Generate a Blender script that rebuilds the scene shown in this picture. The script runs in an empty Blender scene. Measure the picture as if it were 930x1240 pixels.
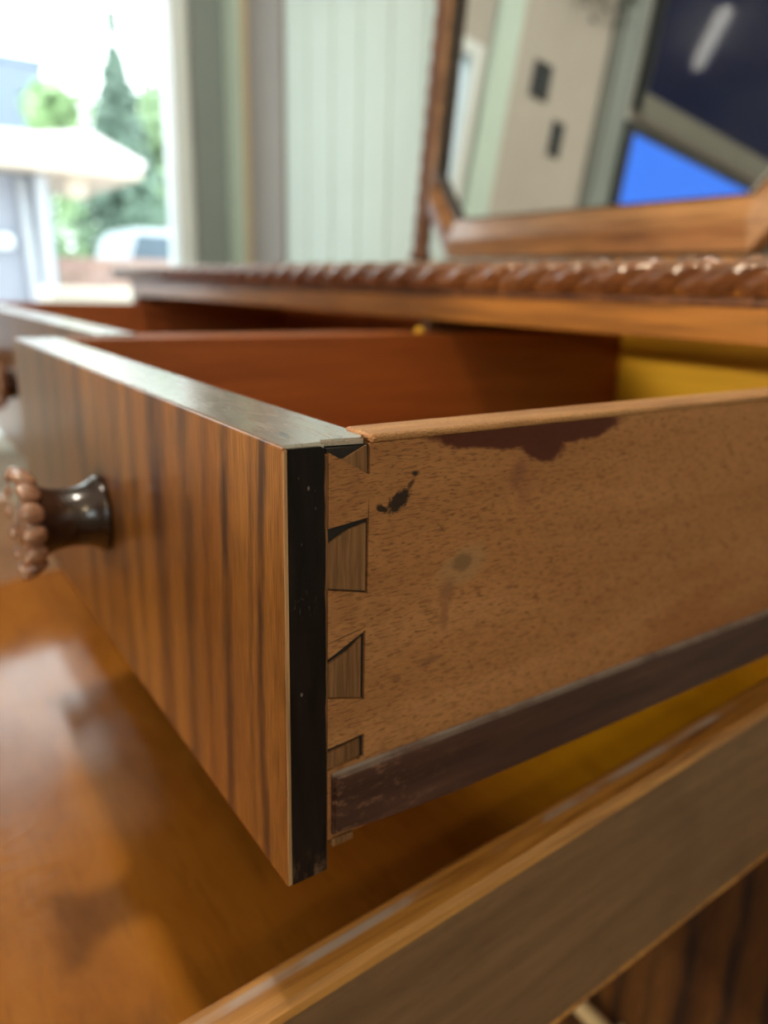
import bpy, bmesh, math, random
from mathutils import Vector, Matrix, noise
R = math.radians
random.seed(7)
S = bpy.context.scene
COL = S.collection

# ------------------------------------------------------------------ camera
F_PX = 923.0
cam_rows = ((0.55637351, -0.24985009, 0.79247931),
            (0.83058362, 0.1395969, -0.53911367),
            (0.02406994, 0.9581689, 0.28518941))
CAM = Vector((0.16375982, -0.08098387, 0.0384454))
cd = bpy.data.cameras.new('camera')
cam = bpy.data.objects.new('camera', cd)
COL.objects.link(cam)
M = Matrix(cam_rows).to_4x4()
M.translation = CAM
cam.matrix_world = M
cd.sensor_fit = 'HORIZONTAL'
cd.sensor_width = 36.0
cd.lens = F_PX / 930 * 36
cd.clip_start = 0.01
cd.clip_end = 200
cd.dof.use_dof = True
cd.dof.focus_distance = 0.195
cd.dof.aperture_fstop = 9.5
S.camera = cam

# ------------------------------------------------------------------ exposure, sky, lights
S.view_settings.view_transform = 'Standard'
S.view_settings.look = 'None'
S.view_settings.exposure = 0.0
S.view_settings.gamma = 1.0
S.view_settings.use_curve_mapping = False
S.cycles.use_denoising = True
S.cycles.max_bounces = 10
S.cycles.transparent_max_bounces = 16
S.cycles.sample_clamp_indirect = 6.0
S.cycles.caustics_reflective = False
S.cycles.caustics_refractive = False

W = bpy.data.worlds.new('sky')
S.world = W
W.use_nodes = True
bg = W.node_tree.nodes['Background']
bg.inputs[0].default_value = (0.93, 0.97, 1.0, 1)       # bright overcast daylight, even all round
bg.inputs[1].default_value = 4.6


def light(name, kind, loc, energy, color, size=0.1, size_y=None, target=None, portal=False):
    d = bpy.data.lights.new(name, kind)
    d.energy = energy
    d.color = color
    if kind == 'AREA':
        d.shape = 'RECTANGLE' if size_y else 'DISK'
        d.size = size
        if size_y:
            d.size_y = size_y
        d.cycles.is_portal = portal
    else:
        d.shadow_soft_size = size
    o = bpy.data.objects.new(name, d)
    COL.objects.link(o)
    o.location = loc
    if target is not None:
        o.rotation_euler = (Vector(target) - Vector(loc)).to_track_quat('-Z', 'Y').to_euler()
    return o


XL, XR, YB, YF, ZF, ZC = -2.1, 2.3, 0.9, -2.7, -0.76, 1.90
WY0, WY1, WZ0, WZ1 = -0.20, 0.73, -0.42, 1.00          # glazed opening, left wall
RY0, RY1, RZ0, RZ1 = -1.9, -0.7, 0.25, 1.25              # added glazed opening, right wall, out of view, for fill light
light('daylight_portal', 'AREA', (XL - .12, (WY0 + WY1) / 2, (WZ0 + WZ1) / 2), 1, (1, 1, 1), WZ1 - WZ0, WY1 - WY0, (0, (WY0 + WY1) / 2, (WZ0 + WZ1) / 2), True)
light('daylight_portal', 'AREA', (XR + .12, (RY0 + RY1) / 2, (RZ0 + RZ1) / 2), 1, (1, 1, 1), RZ1 - RZ0, RY1 - RY0, (0, (RY0 + RY1) / 2, (RZ0 + RZ1) / 2), True)
light('ceiling_lamp_light', 'POINT', (-0.33, 0.0, 1.76), 60, (1.0, 0.88, 0.73), 0.055)
light('low_front_fill_light', 'POINT', (-0.12, -2.20, 0.06), 52, (1.0, 0.80, 0.55), 0.05)  # added unseen fill, brightens the rear of the lower drawer floor
spot = light('low_fill_spot', 'SPOT', (-0.12, -2.2, 0.07), 75, (1.0, 0.80, 0.50), 0.03, target=(-.09, .34, -.225))  # added narrow spot without a fixture, strengthens the yellow on that floor
spot.data.spot_size = R(5.5)
spot.data.spot_blend = .7
spot = light('drawer_back_fill_spot', 'SPOT', (-0.16, -2.2, 0.42), 170, (1.0, 0.82, 0.58), 0.03, target=(-.10, 0, .272))  # added unseen spot, brightens the back board inside the upper drawer
spot.data.spot_size = R(16)
spot.data.spot_blend = .12
light('right_fill_light', 'POINT', (1.55, -0.55, 1.28), 21, (1.0, 0.76, 0.46), 0.07)  # added warm fill from the right, no lamp stands there

# ------------------------------------------------------------------ mesh helpers


def mesh_obj(name, bm, mat=None, parent=None, smooth=False, loc=None):
    me = bpy.data.meshes.new(name)
    bmesh.ops.recalc_face_normals(bm, faces=bm.faces)
    bm.to_mesh(me)
    bm.free()
    if smooth:
        for p in me.polygons:
            p.use_smooth = True
    if mat is not None:
        me.materials.append(mat)
    o = bpy.data.objects.new(name, me)
    COL.objects.link(o)
    if parent is not None:
        o.parent = parent
    if loc is not None:
        o.location = loc
    return o


def box_bm(x0, x1, y0, y1, z0, z1, bev=0.0, seg=2, bm=None):
    b = bmesh.new()
    vs = [b.verts.new((x, y, z)) for x in (x0, x1) for y in (y0, y1) for z in (z0, z1)]
    for f in ((0, 1, 3, 2), (4, 6, 7, 5), (0, 4, 5, 1), (2, 3, 7, 6), (0, 2, 6, 4), (1, 5, 7, 3)):
        b.faces.new([vs[i] for i in f])
    bmesh.ops.recalc_face_normals(b, faces=b.faces)
    if bev > 0:
        bmesh.ops.bevel(b, geom=list(b.edges), offset=bev, segments=seg, profile=0.5, affect='EDGES')
    if bm is None:
        return b
    merge(bm, b)
    return bm


def merge(bm, b):
    t = bpy.data.meshes.new('t')
    b.to_mesh(t)
    b.free()
    bm.from_mesh(t)
    bpy.data.meshes.remove(t)


def box(name, x0, x1, y0, y1, z0, z1, mat, parent=None, bev=0.0, seg=2):
    return mesh_obj(name, box_bm(x0, x1, y0, y1, z0, z1, bev, seg), mat, parent)


def prism_bm(poly, a0, a1, axis='x'):
    """extrude a polygon (list of 2D points) along an axis"""
    b = bmesh.new()

    def P(a, p):
        return {'x': (a, p[0], p[1]), 'y': (p[0], a, p[1]), 'z': (p[0], p[1], a)}[axis]
    A = [b.verts.new(P(a0, p)) for p in poly]
    B = [b.verts.new(P(a1, p)) for p in poly]
    n = len(poly)
    b.faces.new(A)
    b.faces.new(B[::-1])
    for i in range(n):
        b.faces.new((A[i], B[i], B[(i + 1) % n], A[(i + 1) % n]))
    bmesh.ops.recalc_face_normals(b, faces=b.faces)
    return b


def lathe_bm(prof, seg=32, mod=None, cap=True):
    """profile [(r, z)] about Z; mod(i, ang) -> radius factor"""
    b = bmesh.new()
    rings = []
    for i, (r, z) in enumerate(prof):
        ring = []
        for k in range(seg):
            a = 2 * math.pi * k / seg
            rr = r * (mod(i, a) if mod else 1)
            ring.append(b.verts.new((rr * math.cos(a), rr * math.sin(a), z)))
        rings.append(ring)
    for i in range(len(rings) - 1):
        for k in range(seg):
            b.faces.new((rings[i][k], rings[i][(k + 1) % seg], rings[i + 1][(k + 1) % seg], rings[i + 1][k]))
    if cap:
        b.faces.new(rings[0][::-1])
        b.faces.new(rings[-1])
    return b


def empty(name, loc=(0, 0, 0), parent=None, rot=(0, 0, 0)):
    o = bpy.data.objects.new(name, None)
    o.empty_display_size = .05
    COL.objects.link(o)
    o.location = loc
    o.rotation_euler = rot
    if parent is not None:
        o.parent = parent
    return o


def tag(o, label, cat, group=None):
    o['label'] = label
    o['category'] = cat
    if group:
        o['group'] = group
    return o


def struct(o, label=None):
    o['kind'] = 'structure'
    if label:
        o['label'] = label
    return o


# ------------------------------------------------------------------ material helpers
class NT:
    def __init__(self, name):
        self.m = bpy.data.materials.new(name)
        self.m.use_nodes = True
        self.t = self.m.node_tree
        self.b = self.t.nodes['Principled BSDF']
        self._obj = None

    def new(self, typ, **kw):
        n = self.t.nodes.new(typ)
        for k, v in kw.items():
            setattr(n, k, v)
        return n

    def link(self, a, b):
        self.t.links.new(a, b)

    def obj(self):
        if self._obj is None:
            self._obj = self.new('ShaderNodeTexCoord').outputs['Object']
        return self._obj

    def sep(self, v=None):
        n = self.new('ShaderNodeSeparateXYZ')
        self.link(v or self.obj(), n.inputs[0])
        return n.outputs

    def mapped(self, scale, loc=(0, 0, 0), rot=(0, 0, 0), v=None):
        n = self.new('ShaderNodeMapping')
        n.inputs['Scale'].default_value = scale
        n.inputs['Location'].default_value = loc
        n.inputs['Rotation'].default_value = rot
        self.link(v or self.obj(), n.inputs[0])
        return n.outputs[0]

    def noise(self, scale, detail=4, rough=.55, loc=(0, 0, 0), dist=0.0, rot=(0, 0, 0), color=False):
        n = self.new('ShaderNodeTexNoise')
        n.inputs['Scale'].default_value = 1.0
        n.inputs['Detail'].default_value = detail
        n.inputs['Roughness'].default_value = rough
        n.inputs['Distortion'].default_value = dist
        self.link(self.mapped(scale, loc, rot), n.inputs['Vector'])
        return n.outputs['Color'] if color else n.outputs[0]

    def math(self, op, a, b=None, c=None, clamp=False):
        n = self.new('ShaderNodeMath', operation=op, use_clamp=clamp)
        for i, v in enumerate((a, b, c)):
            if v is None:
                continue
            if isinstance(v, (int, float)):
                n.inputs[i].default_value = v
            else:
                self.link(v, n.inputs[i])
        return n.outputs[0]

    def ramp(self, fac, stops, interp='LINEAR'):
        n = self.new('ShaderNodeValToRGB')
        cr = n.color_ramp
        cr.interpolation = interp
        while len(cr.elements) < len(stops):
            cr.elements.new(0.5)
        for e, (p, c) in zip(cr.elements, stops):
            e.position = p
            e.color = (c, c, c, 1) if isinstance(c, (int, float)) else (*c, 1)
        self.link(fac, n.inputs[0])
        return n.outputs[0]

    def rng(self, v, a, b, c=0.0, d=1.0, smooth=True):
        n = self.new('ShaderNodeMapRange')
        if smooth:
            n.interpolation_type = 'SMOOTHSTEP'
        for i, x in enumerate((a, b, c, d)):
            n.inputs[i + 1].default_value = x
        self.link(v, n.inputs[0])
        return n.outputs[0]

    def mix(self, fac, a, b, mode='MIX'):
        n = self.new('ShaderNodeMix', data_type='RGBA', blend_type=mode)
        for s, v in ((n.inputs[0], fac), (n.inputs[6], a), (n.inputs[7], b)):
            if isinstance(v, (int, float)):
                s.default_value = v
            elif isinstance(v, tuple):
                s.default_value = (*v, 1)
            else:
                self.link(v, s)
        return n.outputs[2]

    def stain(self, u, v, cu, cv, ru, rv, rot=0.0, soft=.5, warp=None, amt=0.0):
        """soft blot centred at (cu, cv) in object coordinates: 1 inside, 0 outside"""
        du = self.math('SUBTRACT', u, cu)
        dv = self.math('SUBTRACT', v, cv)
        c, s = math.cos(rot), math.sin(rot)
        a = self.math('DIVIDE', self.math('ADD', self.math('MULTIPLY', du, c), self.math('MULTIPLY', dv, s)), ru)
        b = self.math('DIVIDE', self.math('SUBTRACT', self.math('MULTIPLY', dv, c), self.math('MULTIPLY', du, s)), rv)
        r = self.math('SQRT', self.math('ADD', self.math('MULTIPLY', a, a), self.math('MULTIPLY', b, b)))
        if warp is not None:
            r = self.math('ADD', r, self.math('MULTIPLY', self.math('SUBTRACT', warp, .5), amt))
        return self.rng(r, 1 + soft, 1 - soft, 0, 1)

    def finish(self, color, rough=.5, bump=None, bump_s=.2, bump_d=.001, spec=.5, coat=0.0, coat_r=.1):
        b = self.b
        for s, v in (('Base Color', color), ('Roughness', rough), ('Specular IOR Level', spec), ('Coat Weight', coat), ('Coat Roughness', coat_r)):
            if isinstance(v, (int, float)):
                b.inputs[s].default_value = v
            elif isinstance(v, tuple):
                b.inputs[s].default_value = (*v, 1)
            else:
                self.link(v, b.inputs[s])
        if bump is not None:
            n = self.new('ShaderNodeBump')
            n.inputs['Strength'].default_value = bump_s
            n.inputs['Distance'].default_value = bump_d
            self.link(bump, n.inputs['Height'])
            self.link(n.outputs[0], b.inputs['Normal'])
        return self.m


def wood(name, dark, mid, light_, axis='x', fine=1.0, rough=.4, coat=0.0, coat_r=.12, spec=.5, bump=.15, seed=0.0, fleck=.35):
    """plain straight-grained wood, grain running along the given axis"""
    t = NT(name)
    i = 'xyz'.index(axis)
    s1 = [55.0 * fine] * 3
    s1[i] = 3.0 * fine
    s2 = [420.0 * fine] * 3
    s2[i] = 22.0 * fine
    a = t.noise(tuple(s1), 5, .6, (seed, seed * 1.7, seed * .6), .6)
    b = t.noise(tuple(s2), 3, .5, (seed, 0, seed))
    base = t.ramp(a, ((.25, dark), (.5, mid), (.75, light_)))
    fl = t.rng(b, .38, .62, 1 - fleck, 1.0)
    col = t.mix(1.0, base, fl, 'MULTIPLY')
    h = t.math('ADD', t.math('MULTIPLY', a, .5), b)
    return t.finish(col, rough, h, bump, .0006, spec, coat, coat_r)


def plain(name, c, rough=.5, spec=.5, metal=0.0, emit=None, es=0.0, var=.08, vs=(6, 6, 6), coat=0.0):
    t = NT(name)
    n = t.noise(vs, 4, .55)
    lo = tuple(x * (1 - var) for x in c)
    hi = tuple(min(1, x * (1 + var)) for x in c)
    col = t.ramp(n, ((.3, lo), (.7, hi)))
    t.b.inputs['Metallic'].default_value = metal
    if emit:
        t.b.inputs['Emission Color'].default_value = (*emit, 1)
        t.b.inputs['Emission Strength'].default_value = es
    return t.finish(col, rough, None, spec=spec, coat=coat)


# ------------------------------------------------------------------ wood finishes of the dresser
def make_veneer(name, streaks, x0, x1, seed=0.0, rough=.3, coat=.35, dim=1.0):
    """striped walnut veneer: grain along Z, dark streaks at given X (position, half width, darkness)"""
    t = NT(name)
    X, Y, Z = t.sep()
    w = t.noise((9, 9, 5), 3, .5, (seed, 0, 0))
    w2 = t.noise((60, 60, 14), 3, .55, (seed, 3, 0))
    xw = t.math('ADD', X, t.math('ADD', t.math('MULTIPLY', t.math('SUBTRACT', w, .5), .022), t.math('MULTIPLY', t.math('SUBTRACT', w2, .5), .007)))
    broad = t.noise((34, 34, 2.2), 4, .6, (seed + 4, 0, 0), .5)
    base = t.ramp(broad, ((.25, (.115, .038, .010)), (.42, (.20, .074, .016)), (.6, (.28, .118, .026)), (.8, (.20, .068, .020))))
    thin = t.noise((260, 260, 5), 4, .6, (seed + 1, 0, 0))
    base = t.mix(t.rng(thin, .52, .80, 0, .28), base, (.13, .048, .018))
    mask = None
    for px, hw, k in streaks:
        d = t.math('ABSOLUTE', t.math('SUBTRACT', xw, px))
        m = t.rng(d, hw * 1.5, 0, 0, k)
        mask = m if mask is None else t.math('MAXIMUM', mask, m)
    brk = t.noise((70, 70, 22), 4, .6, (seed + 9, 0, 0))
    mask = t.math('MULTIPLY', mask, t.rng(brk, .30, .60, .5, 1.0))
    col = t.mix(mask, base, (.030, .013, .013))
    pores = t.noise((1500, 1500, 70), 2, .5, (seed, 0, 0))
    col = t.mix(1.0, col, t.rng(pores, .36, .60, .62 * dim, 1.08 * dim), 'MULTIPLY')
    h = t.math('ADD', pores, t.math('MULTIPLY', thin, .5))
    return t.finish(col, rough, h, .12, .0004, .4, coat * .5, .12)


PALE = wood('pale_bare_beech', (.42, .27, .17), (.56, .39, .26), (.66, .49, .34), 'y', .6, .4, .0, seed=21, fleck=.15)
VEN = make_veneer('striped_walnut_veneer', (
    (-.0115, .0032, .9), (-.0185, .0018, .55), (-.0365, .0042, .9), (-.053, .0035, .4), (-.070, .0085, .78), (-.099, .0100, .85),
    (-.128, .006, .5), (-.152, .010, .65), (-.185, .006, .4), (-.215, .010, .6), (-.258, .009, .45), (-.30, .014, .55), (-.345, .01, .4)), -.38, 0)
VEN_FAR = make_veneer('red_walnut_veneer', ((-.43, .008, .6), (-.52, .01, .6), (-.60, .008, .5), (-.72, .01, .6), (-.8, .012, .6)), -.83, -.4, 5.0)
VEN_LOW = make_veneer('zebra_walnut_veneer', (
    (-.002, .0055, 1), (-.029, .0055, 1), (-.060, .0060, 1), (-.083, .0022, .6), (-.105, .0045, .95), (-.124, .003, .8), (-.146, .004, .9), (-.18, .005, .9),
    (-.22, .004, .9), (-.26, .006, .9), (-.31, .005, .9), (-.36, .006, .9)), -.6, 0, 11.0, .5, .05, .55)

CARVED = wood('carved_dark_walnut', (.085, .030, .012), (.19, .078, .028), (.30, .135, .050), 'x', 1.0, .28, .5, .12, seed=2)
RAIL = wood('amber_walnut', (.14, .048, .008), (.42, .175, .028), (.62, .30, .06), 'x', .55, .33, .3, .15, seed=4)
CARC = wood('brown_walnut', (.06, .022, .010), (.15, .058, .022), (.24, .10, .036), 'z', .7, .4, .2, seed=6)
MAHO = wood('red_stained_inside', (.24, .060, .011), (.36, .098, .018), (.46, .14, .028), 'y', .5, .5, .0, seed=8, fleck=.15)
MIRW = wood('mirror_frame_walnut', (.14, .058, .020), (.32, .150, .052), (.50, .26, .10), 'x', .6, .30, .8, .12, seed=10)
DARKW = wood('dark_turned_wood', (.008, .004, .003), (.020, .008, .005), (.045, .018, .011), 'z', 1.0, .22, .6, .1, seed=12)
PETW = wood('polished_rosette_wood', (.22, .10, .060), (.36, .19, .12), (.50, .29, .19), 'z', 1.0, .16, 1.0, .06, seed=13)
YELL = wood('yellow_pine_back', (.58, .31, .012), (.78, .46, .018), (.88, .55, .03), 'x', .6, .5, .0, seed=14, fleck=.12)
PINW = wood('end_grain_pin', (.12, .052, .019), (.20, .095, .036), (.28, .145, .062), 'z', 3.0, .6, .0, .12, .25, seed=16, bump=.2, fleck=.35)
EDGEW = wood('veneer_edge', (.30, .16, .07), (.45, .26, .12), (.62, .40, .2), 'z', 1.0, .4, seed=17)


def make_top_edge():
    t = NT('lacquered_top_edge')
    a = t.noise((3, 90, 20), 4, .6)
    base = t.ramp(a, ((.25, (.10, .05, .025)), (.5, (.20, .105, .05)), (.8, (.30, .17, .085))))
    scr = t.noise((55, 260, 60), 5, .7, (3, 1, 0), 1.2)
    X, Y, Z = t.sep()
    chip = t.stain(X, Y, -.0135, .0075, .0042, .0011, R(-12), .25, t.noise((500, 500, 500), 2), .5)
    chip = t.math('MAXIMUM', chip, t.stain(X, Y, -.004, .018, .0016, .0010, 0, .3))
    pale_patch = t.rng(t.noise((30, 45, 30), 4, .65, (8, 2, 0)), .55, .66, 0, 1)
    near = t.rng(X, -.14, -.02, 0, 1)
    base = t.mix(t.math('MULTIPLY', pale_patch, t.math('MULTIPLY', near, .5)), base, (.34, .27, .19))  # paler patches, stronger toward the near corner
    col = t.mix(chip, base, (.006, .004, .003))
    rough = t.rng(scr, .35, .7, .16, .34)
    h = t.math('SUBTRACT', scr, t.math('MULTIPLY', chip, 3.0))
    t.b.inputs['Coat IOR'].default_value = 4.0
    t.b.inputs['IOR'].default_value = 2.4
    return t.finish(col, rough, h, .18, .0005, .7, 1.0, .22)


TOPE = make_top_edge()


def make_black_end():
    t = NT('blackened_end_grain')
    X, Y, Z = t.sep()
    a = t.noise((300, 300, 40), 4, .6)
    base = t.ramp(a, ((.3, (.004, .003, .003)), (.7, (.014, .009, .008))))
    low = t.math('MULTIPLY', t.rng(Z, -.118, -.127, 0, 1), t.rng(t.noise((300, 300, 90), 4, .7), .48, .62, 0, 1))
    base = t.mix(t.math('MULTIPLY', low, .75), base, (.13, .075, .045))
    v = t.new('ShaderNodeTexVoronoi', feature='F1')
    v.inputs['Scale'].default_value = 1.0
    t.link(t.mapped((330, 330, 190)), v.inputs['Vector'])
    dots = t.math('MULTIPLY', t.rng(v.outputs['Distance'], .16, .06, 0, 1), t.rng(t.noise((90, 90, 90), 2), .54, .60, 0, 1))
    scr = t.noise((160, 1100, 260), 3, .7, (2, 5, 0), .8, (R(38), 0, 0))
    sc = t.math('MULTIPLY', t.rng(scr, .60, .68, 0, 1), t.stain(Y, Z, .0065, -.0425, .0034, .0034, 0, .5))
    m = t.math('MAXIMUM', t.math('MULTIPLY', dots, .6), t.math('MULTIPLY', sc, .5))
    col = t.mix(m, base, (.30, .25, .22))
    return t.finish(col, .34, a, .15, .0006, .15, .0, .15)


BLACK = make_black_end()


def make_beech():
    t = NT('old_beech')
    X, Y, Z = t.sep()
    band = t.noise((4, 3.0, 26), 5, .6, (1, 0, 2), .5)
    base = t.ramp(band, ((.22, (.25, .105, .034)), (.45, (.36, .162, .058)), (.62, (.42, .200, .078)), (.82, (.29, .125, .042))))
    # slanted broad reddish figure low on the board
    red = t.rng(t.noise((3, 6, 30), 3, .6, (7, 2, 1), 0, (R(6), 0, 0)), .48, .66, 0, .55)
    red = t.math('MULTIPLY', red, t.rng(Z, -.045, -.075, .15, 1))
    base = t.mix(red, base, (.26, .090, .024))
    # ray flecks: short fine dark dashes along the grain
    fl = t.noise((300, 330, 2600), 2, .5, (0, 0, 0), .2, (R(-4), 0, 0))
    fl2 = t.noise((300, 150, 1500), 3, .55, (5, 3, 0), .2, (R(-4), 0, 0))
    col = t.mix(t.rng(fl, .55, .68, 0, .75), base, (.075, .030, .011))
    col = t.mix(t.rng(fl2, .51, .70, 0, .65), col, (.105, .040, .013))
    wp = t.noise((130, 130, 130), 4, .65, (2, 2, 2))
    wpf = t.noise((600, 600, 600), 3, .7, (1, 4, 2))
    # grime toward the dovetailed end
    gr = t.math('MULTIPLY', t.rng(Y, .06, .016, 0, .5), t.rng(wp, .35, .7, .2, 1))
    col = t.mix(gr, col, (.17, .070, .026))
    # red-brown varnish run under the top edge
    s = t.stain(Y, Z, .084, -.0015, .040, .0062, R(-2), .10, wp, .55)
    s = t.math('MAXIMUM', s, t.stain(Y, Z, .088, -.0060, .0115, .0062, R(-20), .14, wp, .8))
    col = t.mix(t.math('MULTIPLY', s, .95), col, (.060, .010, .005))
    s2 = t.math('MAXIMUM', t.stain(Y, Z, .0795, -.0150, .0032, .0048, R(-15), .5, wp, .9), t.math('MULTIPLY', t.stain(Y, Z, .083, -.022, .003, .006, 0, .6, wp, .8), .5))
    col = t.mix(t.math('MULTIPLY', s2, .5), col, (.16, .05, .03))
    # black scorch
    k = t.stain(Y, Z, .0352, -.0180, .0042, .0024, R(38), .22, wpf, 1.3)
    k = t.math('MAXIMUM', k, t.stain(Y, Z, .0297, -.0195, .0022, .0009, R(-25), .35, wpf, 1.5))
    k = t.math('MAXIMUM', k, t.stain(Y, Z, .0405, -.0108, .0013, .0007, 0, .5, wpf, 1.4))
    k = t.math('MAXIMUM', k, t.math('MULTIPLY', t.stain(Y, Z, .0392, -.0137, .0018, .0007, R(50), .5, wpf, 1.4), .8))
    col = t.mix(t.math('MULTIPLY', k, .94), col, (.010, .007, .006))
    # grey water ring and its drips
    ring_o = t.stain(Y, Z, .0595, -.0415, .0085, .0056, R(20), .35, wp, 1.2)
    ring_i = t.stain(Y, Z, .0592, -.0402, .0036, .0026, 0, .3, wp, 1.0)
    col = t.mix(t.math('MULTIPLY', ring_o, .42), col, (.33, .20, .10))
    col = t.mix(t.math('MULTIPLY', ring_i, .7), col, (.15, .085, .038))
    d = t.math('MAXIMUM', t.stain(Y, Z, .0540, -.0485, .0030, .0034, 0, .5, wp, 1.3), t.stain(Y, Z, .0532, -.0560, .0016, .0050, 0, .5, wp, 1.2))
    col = t.mix(t.math('MULTIPLY', d, .55), col, (.17, .070, .035))
    sm = t.math('MAXIMUM', t.stain(Y, Z, .0363, -.0725, .0016, .0010, 0, .5, wpf, 1.4), t.stain(Y, Z, .0312, -.0738, .0010, .0006, 0, .5, wpf, 1))
    sm = t.math('MAXIMUM', sm, t.stain(Y, Z, .0485, -.0700, .0040, .0012, R(10), .6, wp, 1.4))
    col = t.mix(t.math('MULTIPLY', sm, .55), col, (.14, .060, .026))
    # scribed cuts beside the tails
    ln = t.math('MULTIPLY', t.stain(Y, Z, .0185, -.0545, .0065, .00016, R(11), .5), 1.0)
    ln = t.math('MAXIMUM', ln, t.math('MULTIPLY', t.stain(Y, Z, .0254, -.0200, .00016, .0035, 0, .5), .8))
    col = t.mix(t.math('MULTIPLY', ln, .85), col, (.03, .015, .008))
    h = t.math('SUBTRACT', t.math('MULTIPLY', fl2, -.4), t.math('MULTIPLY', ln, 2.0))
    return t.finish(col, .65, h, .22, .0005, .2)


BEECH = make_beech()


def make_beech_edge():
    t = NT('worn_beech_edge')
    a = t.noise((120, 14, 120), 4, .6)
    base = t.ramp(a, ((.3, (.24, .095, .024)), (.55, (.42, .195, .058)), (.8, (.56, .31, .12))))
    f = t.noise((1400, 900, 1400), 2, .6)
    col = t.mix(t.rng(f, .56, .66, 0, .6), base, (.22, .10, .04))
    return t.finish(col, .42, f, .8, .0010, .6)


BEDGE = make_beech_edge()


def make_runner():
    t = NT('purple_brown_runner')
    X, Y, Z = t.sep()
    a = t.noise((60, 14, 160), 5, .65)
    base = t.ramp(a, ((.25, (.026, .010, .007)), (.55, (.060, .024, .017)), (.8, (.10, .045, .032))))
    sc = t.math('MULTIPLY', t.rng(t.noise((200, 160, 420), 4, .7, (4, 1, 0)), .50, .70, 0, .7), t.rng(Y, .07, .03, 0, 1))
    col = t.mix(sc, base, (.20, .105, .062))
    # pale sheen of light along the upper arris, put into the colour
    up = t.math('MULTIPLY', t.rng(Z, -.0985, -.0962, 0, 1), t.rng(t.noise((30, 60, 30), 3), .3, .6, .4, 1))
    col = t.mix(t.math('MULTIPLY', up, .75), col, (.36, .29, .25))
    return t.finish(col, .5, a, .3, .0006, .25)


RUNM = make_runner()


def make_tray():
    """shellacked thin bottom board: brown, with the yellow light at the back put into its colour"""
    t = NT('shellacked_bottom_board')
    X, Y, Z = t.sep()
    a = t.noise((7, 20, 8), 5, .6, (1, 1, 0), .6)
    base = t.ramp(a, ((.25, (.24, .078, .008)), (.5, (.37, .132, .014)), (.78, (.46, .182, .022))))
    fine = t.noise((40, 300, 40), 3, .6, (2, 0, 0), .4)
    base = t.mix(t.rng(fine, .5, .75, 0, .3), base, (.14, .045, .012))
    back_glow = t.math('MULTIPLY', t.rng(Y, .10, .30, 0, 1), t.rng(t.noise((9, 14, 9), 3), .2, .6, .75, 1))  # mask of the yellow lit area at the back, painted as colour
    base = t.mix(back_glow, base, (.80, .44, .012))
    bl = t.math('MULTIPLY', t.rng(t.noise((10, 24, 10), 3, .5, (6, 4, 0), 0, (0, 0, R(8))), .55, .68, 0, .5), back_glow)
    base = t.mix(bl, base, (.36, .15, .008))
    grain = t.noise((320, 90, 200), 4, .7, (4, 8, 0), .6, (0, 0, R(25)))
    big = t.noise((16, 22, 10), 3, .5, (3, 1, 0))
    front = t.rng(Y, -.02, -.09, .12, 1)
    h = t.math('ADD', t.math('MULTIPLY', t.math('MULTIPLY', grain, front), .7), t.math('MULTIPLY', big, .5))
    rough = t.rng(t.noise((20, 30, 20), 4, .6, (9, 3, 0)),   .3, .7, .09, .17)
    return t.finish(base, rough, h, .30, .0010, .45, .0, .2)


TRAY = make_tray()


def make_dull_side():
    t = NT('dull_grey_brown_board')
    a = t.noise((12, 5, 70), 5, .65, (1, 2, 0), .6)
    base = t.ramp(a, ((.25, (.12, .064, .030)), (.5, (.18, .100, .048)), (.78, (.235, .140, .070))))
    f = t.noise((300, 70, 900), 3, .6, (0, 2, 0))
    col = t.mix(t.rng(f, .5, .7, 0, .4), base, (.09, .052, .028))
    dk = t.noise((10, 14, 14), 3, .5, (3, 3, 1))
    col = t.mix(t.rng(dk, .52, .72, 0, .45), col, (.09, .05, .028))
    return t.finish(col, .6, f, .2, .0005, .35)


DULL = make_dull_side()


def make_cap_edge():
    t = NT('amber_board_edge')
    X, Y, Z = t.sep()
    a = t.noise((240, 10, 60), 5, .65, (1, 2, 0), .5)
    base = t.ramp(a, ((.30, (.07, .024, .006)), (.42, (.26, .105, .020)), (.60, (.44, .205, .042)), (.75, (.22, .090, .020))))
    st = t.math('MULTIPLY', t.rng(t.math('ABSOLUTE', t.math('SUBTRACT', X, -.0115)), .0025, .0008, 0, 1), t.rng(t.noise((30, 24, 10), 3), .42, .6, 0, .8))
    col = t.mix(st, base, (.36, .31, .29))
    return t.finish(col, .38, a, .4, .0008, .6)


CAPE = make_cap_edge()

# ------------------------------------------------------------------ the room
WHITE = plain('mint_white_paint', (.53, .68, .66), .5, var=.03)
TAUPE = plain('taupe_paint', (.27, .265, .26), .55, var=.05)
SAGE = plain('sage_grey_paint', (.23, .285, .285), .5, var=.04)
MINT = plain('pale_mint_trim', (.56, .74, .69), .4, var=.03)
TAN = plain('yellow_edge', (.55, .48, .32), .5, var=.04)
BEIGE = plain('warm_beige_wall', (.46, .45, .42), .6, var=.04)
CEIL = plain('white_ceiling_paint', (.78, .77, .74), .7, var=.02)
VINYL = plain('white_window_vinyl', (.78, .88, .92), .35, var=.02)
FLOORM = wood('oak_floor', (.16, .09, .05), (.28, .17, .10), (.38, .25, .15), 'y', .25, .4, seed=20)

T = .1
struct(box('floor', XL - T, XR + T, YF - T, YB + T, ZF - T, ZF, FLOORM))
struct(box('ceiling', XL - T, XR + T, YF - T, YB + T, ZC, ZC + T, CEIL))


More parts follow.
